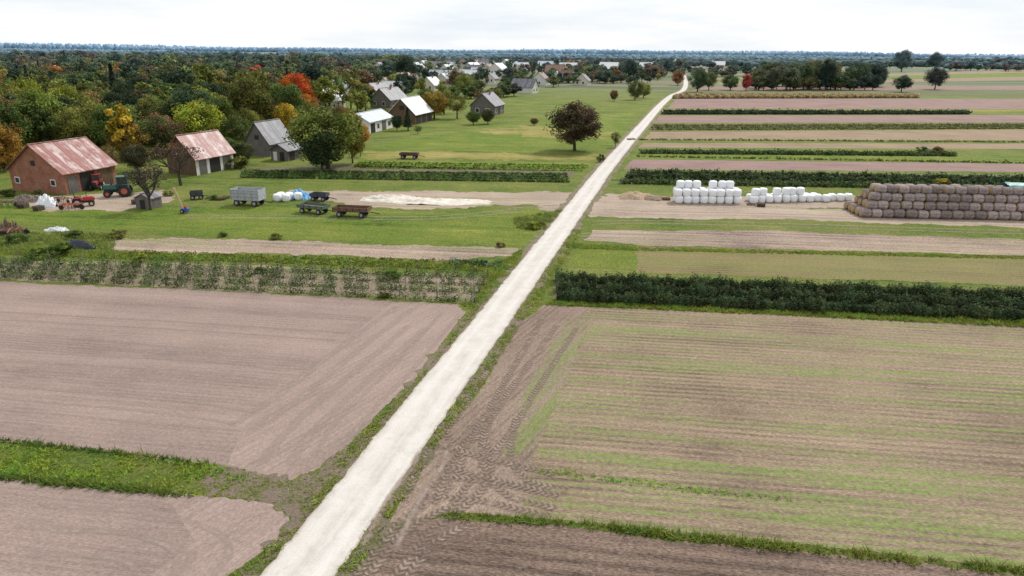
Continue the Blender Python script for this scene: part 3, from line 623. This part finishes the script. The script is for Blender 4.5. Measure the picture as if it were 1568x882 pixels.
av=[(*G(103,278),10),(*G(335,262),7),(*G(150,288),5)]
ringscatter('autumn_woodland',[(-500,262),(-40,268),(0,262),(40,248),(110,250),(190,256),(240,244),(262,230),(370,228),(395,205),(440,200),(470,180),(540,160),(560,150),(610,130),(640,118),(640,104),(600,96),(300,92),(-500,86)],
   [(100,260,7.8),(260,480,10.5),(480,1300,18)],(8,13.5),([GR,DG,OL,YG,OR,RD,BN,YE,(.22,.17,.055)],[38,16,24,8,4,1.0,12,1.8,6]),.93,avoid=av)
ringscatter('village_trees',[(470,180),(560,172),(600,160),(690,160),(740,146),(850,134),(1040,124),(1062,104),(1060,98),(600,95),(600,130)],
   [(150,400,14),(400,700,18),(700,1500,26)],(6,10.5),([GR,DG,OL,YG,OR,RD,BN,YE],[30,16,20,8,6,1,16,2]),.68)
def ico():
    bm=bmesh.new(); bmesh.ops.create_icosphere(bm,subdivisions=2,radius=1); V=np.array([v.co[:] for v in bm.verts]); F=np.array([[v.index for v in f.verts] for f in bm.faces]); bm.free(); return V,F
IV,IF=ico()
def lumps(name,pts,col):
    VV=[];FF=[];o=0;RN=[]
    for x,y,rx,rz,t in pts:
        v=IV*(1+rng.normal(size=(len(IV),1))*.16)*np.array([rx,rx,rz])+np.array([x,y,rz*.75]); VV.append(v); FF.append(IF+o); o+=len(IV); RN.append(np.full(len(IF),t))
    V=np.concatenate(VV).astype(np.float32);F=np.concatenate(FF).astype(np.int32)
    me=bpy.data.meshes.new(name); me.vertices.add(len(V)); me.vertices.foreach_set('co',V.ravel()); me.loops.add(F.size); me.loops.foreach_set('vertex_index',F.ravel())
    me.polygons.add(len(F)); me.polygons.foreach_set('loop_start',np.arange(0,F.size,3,dtype=np.int32)); me.update(calc_edges=True)
    a=me.attributes.new('rnd','FLOAT','FACE'); a.data.foreach_set('value',np.concatenate(RN).astype(np.float32)); me.materials.append(FOL)
    ob=bpy.data.objects.new(name,me); ob.color=(*col,1); return link(ob)
for (d0,d1,nl,col) in ((1100,1700,24,(.09,.14,.15)),(1700,2600,30,(.14,.21,.25)),(2600,3800,36,(.19,.28,.36))):  # each farther band bluer: distance haze painted into the foliage colour
    pts=[]
    for i in range(nl):
        d=random.uniform(d0,d1); xx=random.uniform(-.95,.9)*d; L=random.uniform(.08,.35)*d; an=random.uniform(-.12,.12); k=int(L/9)
        for j in range(k):
            t=(j/k-.5)*L; hh=random.uniform(6,11)
            if random.random()<.12: continue
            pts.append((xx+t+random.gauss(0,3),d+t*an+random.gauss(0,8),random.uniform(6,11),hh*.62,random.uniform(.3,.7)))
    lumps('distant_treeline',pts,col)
pts=[]
for d,s in ((4200,14),(4700,16),(5400,20)):
    for x in np.arange(-d*.95,d*.95,s):
        hill=14*max(0,-x/d)+5*math.sin(x*.0013)+4*math.sin(x*.004)
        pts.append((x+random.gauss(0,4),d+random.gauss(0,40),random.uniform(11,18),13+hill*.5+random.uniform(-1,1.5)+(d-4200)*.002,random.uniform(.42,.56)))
lumps('horizon_forest',pts,(.27,.40,.54))  # pale blue carries the horizon haze in the forest's own colour
# ---------------------------------------------------------------- bales
def bale_mesh(name,r,L,mats,seed,wr=.02,seg=28):
    R=random.Random(seed); bm=bmesh.new(); prof=[(0,0),(0,r*.70),(.06,r*.87),(.2,r*.975),(L*.35,r*1.01),(L*.5,r*1.015),(L*.65,r*1.01),(L-.2,r*.975),(L-.06,r*.87),(L,r*.70),(L,0)]
    rings=[]
    sq=R.uniform(.93,.99)
    for x,q in prof:
        if q==0: rings.append([bm.verts.new((0,0,x-L/2))]); continue
        rings.append([bm.verts.new(((q+R.gauss(0,wr*.5))*math.cos(2*math.pi*i/seg),(q*sq+R.gauss(0,wr*.5))*math.sin(2*math.pi*i/seg),x-L/2+R.gauss(0,wr*.3))) for i in range(seg)])
    for a,b in zip(rings,rings[1:]):
        for i in range(seg):
            j=(i+1)%seg
            if len(a)==1: f=bm.faces.new((a[0],b[j],b[i]))
            elif len(b)==1: f=bm.faces.new((a[i],a[j],b[0]))
            else: f=bm.faces.new((a[i],a[j],b[j],b[i]))
            if len(a)==1 or len(b)==1: f.material_index=1
            f.smooth=True
    bmesh.ops.recalc_face_normals(bm,faces=bm.faces)
    me=bpy.data.meshes.new(name); bm.to_mesh(me); bm.free()
    for m in mats: me.materials.append(m)
    return me
m=MB('net_wrapped_straw'); p=m.obj(); oi=m.n('ShaderNodeObjectInfo')
n=m.noise(m.sc(p,7,7,1.5),1,5,.75); n2=m.noise(p,2,5,.7)
c=m.ramp(m.mr(m.math('ADD',m.math('MULTIPLY',n,.5),m.math('MULTIPLY',n2,.5)),.36,.64),[(0,(.12,.092,.086)),(.5,(.27,.215,.205)),(1,(.49,.415,.395))])
c=m.mix(1,c,m.mr(oi.outputs['Random'],0,1,.6,1.3),'MULTIPLY'); m.col(c); m.bump(n,.6,.05); STR=m.m
m=MB('straw_bale_end'); p=m.obj(); x,y,z=m.sep(p)
ln=m.n('ShaderNodeVectorMath',operation='LENGTH'); m.l(m.sc(p,1,1,0),ln.inputs[0])
w=m.math('SINE',m.math('MULTIPLY',ln.outputs['Value'],50)); n=m.noise(p,9,5,.8)
c=m.mix(m.mr(n,.3,.7),(.25,.155,.06),(.60,.43,.19)); c=m.mix(m.mr(w,0,1,0,.3),c,(.16,.10,.05)); m.col(c); m.bump(n,.6,.05); STE=m.m
m=MB('white_stretch_film'); p=m.obj(); n=m.noise(m.sc(p,2,2,9),1,5,.6); n2=m.noise(p,1.2,4)
m.col(m.mix(m.mr(n2,.35,.7),(.80,.81,.83),m.mix(n,(.70,.72,.75),(.84,.84,.85)))); m.b.inputs['Roughness'].default_value=.4; m.b.inputs['Specular IOR Level'].default_value=.4; m.bump(n,.4,.04); WF=m.m
SB=[bale_mesh('straw_bale_mesh',.62,1.42,[STR,STE],i) for i in range(4)]
WB=[bale_mesh('wrapped_bale_mesh',.64,1.10,[WF,WF],20+i,.03) for i in range(4)]
def bale(par,nm,me,x,y,z,rot): 
    o=bpy.data.objects.new(nm,me); o.location=(x,y,z); o.rotation_euler=rot; return link(o,par)
a=Vector(G(1318,334));b=Vector(G(1568,339)); dr=b-a; ang=math.degrees(math.atan2(dr.y,dr.x))
e=root('straw_bale_stack',a.x,a.y,ang)
for k in range(4):
    for j in range(5-k):
        x0=.75+k*.7; nb=int((36-x0)/1.58)
        for i in range(nb):
            if k==3 and j<1 and random.random()<.1: continue
            bale(e,'straw_bale',random.choice(SB),x0+(k%2)*.3+i*1.58+random.gauss(0,.07),.64+j*1.28+k*.62+random.gauss(0,.06),.6+k*1.03+random.gauss(0,.03),(random.gauss(0,.04),math.pi/2+random.gauss(0,.02),random.gauss(0,.05)))
tm=flat('teal_tarpaulin',(.13,.31,.29),.5,.25,2)
def drape(name,par,x0,x1,y0,y1,zf,mat,nx=24,ny=14,amp=.08):
    V=[];F=[];R=np.random.default_rng(3)
    for i in range(nx+1):
        for j in range(ny+1):
            x=x0+(x1-x0)*i/nx+R.normal()*amp*.5;y=y0+(y1-y0)*j/ny+R.normal()*amp*.5; V.append((x,y,zf(i/nx,j/ny)+R.normal()*amp))
    for i in range(nx):
        for j in range(ny):
            q=i*(ny+1)+j; F.append((q,q+ny+1,q+ny+2,q+1))
    me=bpy.data.meshes.new(name); me.from_pydata(V,[],F); me.materials.append(mat)
    for p in me.polygons: p.use_smooth=True
    return link(bpy.data.objects.new(name,me),par)
drape('tarpaulin',e,21,34,2.4,5.2,lambda u,v:4.45+.2*math.sin(math.pi*v)-2.0*max(0,abs(v-.5)-.42)*6,tm)
def wbale(e,x,y,k,r=0): bale(e,'wrapped_bale',random.choice(WB),x,y,.55+k*1.05,(random.gauss(0,.03),random.gauss(0,.03),random.uniform(0,6.28)))
a=Vector(G(1034,312));b=Vector(G(1137,313)); dr=b-a; ang=math.degrees(math.atan2(dr.y,dr.x)); e=root('wrapped_silage_bale_stack',a.x,a.y,ang)
L=dr.length; n=8; s=L/n
for k,(cnt,off) in enumerate(((8,0),(8,-.05),(7,.35))):
    for j in range(2):
        for i in range(cnt):
            if k==2 and (j==0 or i==3): continue
            wbale(e,.62+off+i*s+random.gauss(0,.05),.64+j*1.3+random.gauss(0,.06)+k*.1,k)
a=Vector(G(1152,312));b=Vector(G(1316,308)); dr=b-a; ang=math.degrees(math.atan2(dr.y,dr.x)); e=root('wrapped_silage_bale_stack',a.x,a.y,ang)
L=dr.length; n=int(L/1.3)
for i in range(n):
    wbale(e,.6+i*1.31+random.gauss(0,.07),.64+random.gauss(0,.12),0)
    if i<9: wbale(e,.6+i*1.31+random.gauss(0,.07),1.98+random.gauss(0,.12),0)
for i,x in enumerate((.9,2.2,4.6,5.9,7.2,8.6,)): wbale(e,x+random.gauss(0,.1),1.2+random.gauss(0,.1),1)
# ---------------------------------------------------------------- heaps
def mound(name,px,py,rx,ry,h,mat,ang=0,rough=.12,n=40):
    x,y=G(px,py); V=[];F=[];R=np.random.default_rng(int(px))
    ph=R.uniform(0,6,6)
    for i in range(n+1):
        for j in range(n+1):
            u=i/n*2-1;v=j/n*2-1; th=math.atan2(v,u); r=math.hypot(u,v)/(1-.14*math.sin(3*th+ph[0])-.1*math.sin(5*th+ph[1]))
            z=h*max(-.1,(1-r**2))*(1+rough*math.sin(u*9+ph[2])*math.sin(v*8+ph[3]))+R.normal()*h*rough*.4
            V.append((u*rx,v*ry,z if r<.98 else min(z,-.06)))
    for i in range(n):
        for j in range(n): q=i*(n+1)+j; F.append((q,q+n+1,q+n+2,q+1))
    me=bpy.data.meshes.new(name); me.from_pydata(V,[],F); me.materials.append(mat)
    for p in me.polygons: p.use_smooth=True
    o=bpy.data.objects.new(name,me); o.location=(x,y,0); o.rotation_euler=(0,0,math.radians(ang)); return link(o)
LIME=flat('lime_powder',(.60,.55,.48),.95,.4,.5)
mound('lime_heap',655,309,10.5,2.4,.4,LIME,-5,.35); mound('lime_heap',600,305,4.5,2.0,.55,LIME,-5,.3)
mound('sand_heap',972,303,2.8,1.6,.9,flat('sand',(.42,.31,.21),.95,.25,1),0,.2); mound('soil_heap',1000,305,2.0,1.3,.5,flat('heap_soil',(.24,.18,.13),.95,.3,1),0,.2)
mound('white_plastic_sheet',72,316,1.6,1.2,1.5,flat('white_plastic',(.72,.73,.75),.4,.1,2),0,.25,24)
mound('white_plastic_sheet',88,353,1.6,.7,.4,flat('grey_plastic',(.6,.61,.63),.5,.2,2),0,.4,20)
mound('blue_tarpaulin_heap',458,304,1.9,1.3,1.1,flat('blue_tarp',(.10,.33,.62),.5,.2,2),0,.35,24)
mound('black_tarpaulin_heap',120,379,2.3,.8,.9,flat('black_tarp',(.02,.025,.045),.35,.3,2,.4),-12,.12,30)
mound('scrap_heap',12,356,1.8,1.2,.9,flat('rusty_scrap',(.13,.08,.06),.9,.5,3),0,.8,26)
mound('rubble_heap',45,308,2.5,1.3,.6,flat('rubble',(.2,.16,.13),.9,.5,3),0,.8,26)
x,y=G(425,308); e=root('wrapped_silage_bale_pile',x,y,-5)
for i,(u,v,k) in enumerate(((0,0,0),(1.35,.1,0),(0,1.4,0),(1.35,1.4,0),(2.7,1.5,0))): wbale(e,u,v,k)
# ---------------------------------------------------------------- machines
def wheel(par,nm,x,y,r,w,hub=STEEL):
    cyl(par,nm+'_tyre',(x,y,r),r,w,RUB,'Y',24,.05); cyl(par,nm+'_hub',(x,y-w/2-.005 if y<0 else y+w/2+.005,r),r*.5,.05,hub,'Y',16,.01)
def trailer(name,px,py,ang,L,Wd,deck,side,mc,slats=False,wr=.4):
    x,y=G(px,py); e=root(name,x,y,ang); PA=flat(name+'_paint',mc,.6,.35,2)
    box(e,'deck',(0,0,deck),(L,Wd,.12),PA)
    for s in (-1,1):
        box(e,f'chassis_rail_{s}',(0,s*Wd*.28,deck-.14),(L*.92,.1,.15),DARK)
        if side>0:
            box(e,f'side_board_{s}',(0,s*(Wd/2-.03),deck+.08+side/2),(L,.05,side),PA)
            for i in range(int(L/.9)+1):
                box(e,f'stake_{s}_{i}',(-L/2+.05+i*(L-.1)/int(L/.9),s*(Wd/2+.025),deck+.06+side/2),(.08,.05,side+.1),STEEL if slats else DARK,.01)
            if slats:
                for z in (.3,.65,.95): box(e,f'rail_{s}_{z}',(0,s*(Wd/2+.07),deck+.08+side*z),(L+.05,.04,.07),STEEL,.01)
    if side>0:
        for s in (-1,1): box(e,f'end_board_{s}',(s*(L/2-.028),0,deck+.08+side/2),(.05,Wd-.11,side),PA)
    for s in (-1,1):
        for q in (-1,1): wheel(e,f'wheel_{s}_{q}',s*L*.32,q*(Wd/2-.12),wr,.24)
        cyl(e,f'axle_{s}',(s*L*.32,0,wr),.05,Wd-.3,DARK,'Y',10,0)
    box(e,'drawbar',(L/2+.7,0,deck-.3),(1.5,.1,.1),DARK,.01,(0,.18,0)); box(e,'floor_load',(0,0,deck+.075),(L-.16,Wd-.16,.03),WOODG,.005)
    return e
trailer('livestock_trailer',382,314,-10,4.4,2.2,.95,1.45,(.36,.38,.41),slats=True,wr=.48)
trailer('farm_trailer',481,326,-20,4.2,1.9,.85,.32,(.10,.13,.10))
trailer('farm_trailer',540,331,-8,5.0,2.0,.9,.38,(.15,.075,.055))
trailer('hay_cart',627,243,-5,4.0,1.8,.9,.25,(.10,.06,.05),wr=.42)
trailer('small_cart',490,307,-10,2.6,1.5,.75,.35,(.05,.06,.08),wr=.36)
trailer('small_cart',302,305,20,1.8,1.2,.7,.5,(.06,.06,.07),wr=.35)
def tractor(name,px,py,ang,pc,hub,s=1.0,cab=True):
    x,y=G(px,py); e=root(name,x,y,ang); e.scale=(s,s,s); PA=flat(name+'_paint',pc,.4,.25,2,.5); HB=flat(name+'_rim',hub,.5,.2,3)
    box(e,'hood',(1.35,0,1.35),(1.9,.78,.75),PA,.1,taper=.9); box(e,'grille',(2.31,0,1.3),(.05,.6,.6),DARK)
    box(e,'chassis',(.7,0,.85),(3.0,.5,.45),DARK); box(e,'exhaust_guard',(1.2,.25,1.75),(.1,.1,.2),DARK)
    cyl(e,'exhaust',(1.1,.3,2.1),.05,.9,DARK,'Z',10,0)
    for q in (-1,1):
        wheel(e,f'rear_wheel_{q}',-.45,q*.85,.82,.45,HB); wheel(e,f'front_wheel_{q}',1.75,q*.78,.5,.3,HB)
        box(e,f'fender_{q}',(-.45,q*.82,1.7),(1.3,.45,.07),PA,.03); box(e,f'fender_front_{q}',(.24,q*.82,1.5),(.07,.45,.42),PA,.02,(0,-.4,0))
        if cab:
            for i,xx in enumerate((-.95,.35)): box(e,f'cab_post_{q}_{i}',(xx,q*.62,2.15),(.08,.08,1.1),PA,.01)
            box(e,f'side_glass_{q}',(-.3,q*.62,2.2),(1.2,.03,.95),GL,.005)
        box(e,f'step_{q}',(.45,q*.62,.6),(.4,.3,.05),DARK)
    if cab:
        box(e,'windscreen',(.36,0,2.2),(.03,1.14,.95),GL,.005); box(e,'rear_glass',(-.97,0,2.2),(.03,1.14,.95),GL,.005)
        box(e,'cab_roof',(-.3,0,2.76),(1.6,1.45,.14),PA,.05); box(e,'cab_base',(-.3,0,1.4),(1.3,1.15,.6),PA,.04)
    else:
        box(e,'seat',(-.4,0,1.45),(.5,.5,.12),DARK,.04); box(e,'seat_back',(-.64,0,1.7),(.1,.5,.45),DARK,.04)
        cyl(e,'steering_wheel',(.2,0,1.75),.2,.04,DARK,'Z',16,.01,rot=(0,-.5,0)); cyl(e,'steering_column',(.3,0,1.5),.03,.5,DARK,'Z',8,0,rot=(0,-.5,0))
        cyl(e,'roll_bar_l',(-.75,.45,1.9),.04,1.2,DARK,'Z',8,0); cyl(e,'roll_bar_r',(-.75,-.45,1.9),.04,1.2,DARK,'Z',8,0); box(e,'roll_bar_top',(-.75,0,2.5),(.08,.98,.08),DARK)
    return e
tractor('green_tractor',188,300,200,(.03,.10,.08),(.4,.1,.06),1.1)
tractor('red_tractor',124,316,30,(.38,.035,.03),(.5,.45,.4),.8,cab=False)
tractor('red_tractor',150,289,-70,(.28,.04,.03),(.5,.45,.4),.85,cab=True)
def harrow(name,px,py,ang,c):
    x,y=G(px,py); e=root(name,x,y,ang); PA=flat(name+'_paint',c,.6,.4,2)
    for i in range(3): box(e,f'beam_{i}',(0,i*.55,.75),(2.6,.09,.09),PA)
    for i in range(4): box(e,f'cross_{i}',(-1.2+i*.8,.55,.83),(.08,1.3,.07),PA)
    for i in range(9):
        cyl(e,f'tine_{i}',(-1.2+i*.3,(i%3)*.55,.38),.035,.7,DARK,'Z',6,0)
    for q in (-1,1): wheel(e,f'wheel_{q}',q*1.35,.5,.35,.18)
    box(e,'hitch',(0,-.7,.9),(.1,1.3,.1),PA,.01,(.2,0,0)); return e
harrow('rusty_harrow',108,322,10,(.35,.07,.04)); harrow('rusty_harrow',92,312,-30,(.15,.08,.06)); harrow('cultivator',20,362,15,(.2,.1,.07)); harrow('rusty_harrow',8,318,0,(.12,.08,.07))
x,y=G(282,326); e=root('grain_auger',x,y,0)
PA=flat('auger_paint',(.45,.34,.2),.6,.3,2)
cyl(e,'tube',(-.4,0,1.7),.11,3.6,PA,'Z',14,.01,rot=(0,-.28,0)); box(e,'hopper',(.25,0,.45),(.8,.6,.5),flat('auger_blue',(.06,.12,.4)),.05,taper=1.3); box(e,'motor',(.45,-.35,.9),(.35,.3,.35),flat('auger_red',(.45,.05,.04)),.04)
for q in (-1,1): wheel(e,f'wheel_{q}',-.1,q*.4,.3,.12)
box(e,'spout',(-.95,0,3.35),(.35,.25,.4),PA,.03)
building('garden_hut',232,321,-15,2.6,2.2,1.5,2.1,WOODG,ROOF_GREY,[('g',.8,1.6,0,1.3,DARK)],ov=.15)
for i,(a,b) in enumerate(((338,306),(345,304),(322,304),(1165,316),(1150,314),(1020,306),(36,318),(60,322),(210,312))):
    x,y=G(a,b); e=root('wooden_pallet_stack',x,y,random.uniform(-30,30)); 
    for k in range(random.randint(1,4)):
        for j in range(4): box(e,f'slat_{k}_{j}',(0,-.45+j*.3,.16+k*.16),(1.2,.16,.03),WOODB,.004)
        for j in (-1,0,1): box(e,f'bearer_{k}_{j}',(j*.5,0,.085+k*.16),(.1,1.0,.11),WOODG,.004)
# ---------------------------------------------------------------- camera, light, sky
cam=bpy.data.cameras.new('camera'); co=bpy.data.objects.new('camera',cam); link(co); cam.sensor_width=36; cam.lens=36*FP/1568; cam.clip_end=30000; cam.clip_start=.1
co.matrix_world=Matrix.Translation((0,0,H))@CM; SC.camera=co
el=math.radians(46); az=math.radians(38)
sd=Vector((math.sin(az)*math.cos(el),math.cos(az)*math.cos(el),math.sin(el)))
sl=bpy.data.lights.new('sun','SUN'); sl.energy=3.4; sl.angle=math.radians(6); sl.color=(1,.95,.88); so=bpy.data.objects.new('sun',sl); so.rotation_euler=(sd).to_track_quat('Z','Y').to_euler(); so.location=(0,0,60); link(so)
w=bpy.data.worlds.new('World'); SC.world=w; w.use_nodes=True; t=w.node_tree; t.nodes.clear()
out=t.nodes.new('ShaderNodeOutputWorld'); bg=t.nodes.new('ShaderNodeBackground'); sky=t.nodes.new('ShaderNodeTexSky'); sky.sky_type='NISHITA'; sky.sun_disc=False; sky.sun_elevation=el; sky.sun_rotation=az; sky.air_density=1; sky.dust_density=2
bg.inputs['Strength'].default_value=.1
tc=t.nodes.new('ShaderNodeTexCoord'); mp=t.nodes.new('ShaderNodeMapping'); mp.inputs['Scale'].default_value=(1,1,7); t.links.new(tc.outputs['Generated'],mp.inputs[0])
nz=t.nodes.new('ShaderNodeTexNoise'); nz.inputs['Scale'].default_value=2.6; nz.inputs['Detail'].default_value=8; nz.inputs['Roughness'].default_value=.6; t.links.new(mp.outputs[0],nz.inputs['Vector'])
cr=t.nodes.new('ShaderNodeValToRGB'); cr.color_ramp.elements[0].position=.36; cr.color_ramp.elements[0].color=(8.8,9.5,10.2,1); cr.color_ramp.elements[1].position=.56; cr.color_ramp.elements[1].color=(10.9,11.0,11.1,1); t.links.new(nz.outputs[0],cr.inputs[0])
mx=t.nodes.new('ShaderNodeMix'); mx.data_type='RGBA'; mx.inputs[0].default_value=.9; t.links.new(sky.outputs[0],mx.inputs[6]); t.links.new(cr.outputs[0],mx.inputs[7]); t.links.new(mx.outputs[2],bg.inputs[0]); t.links.new(bg.outputs[0],out.inputs[0])
SC.view_settings.view_transform='Standard'; SC.view_settings.look='None'; SC.view_settings.exposure=0
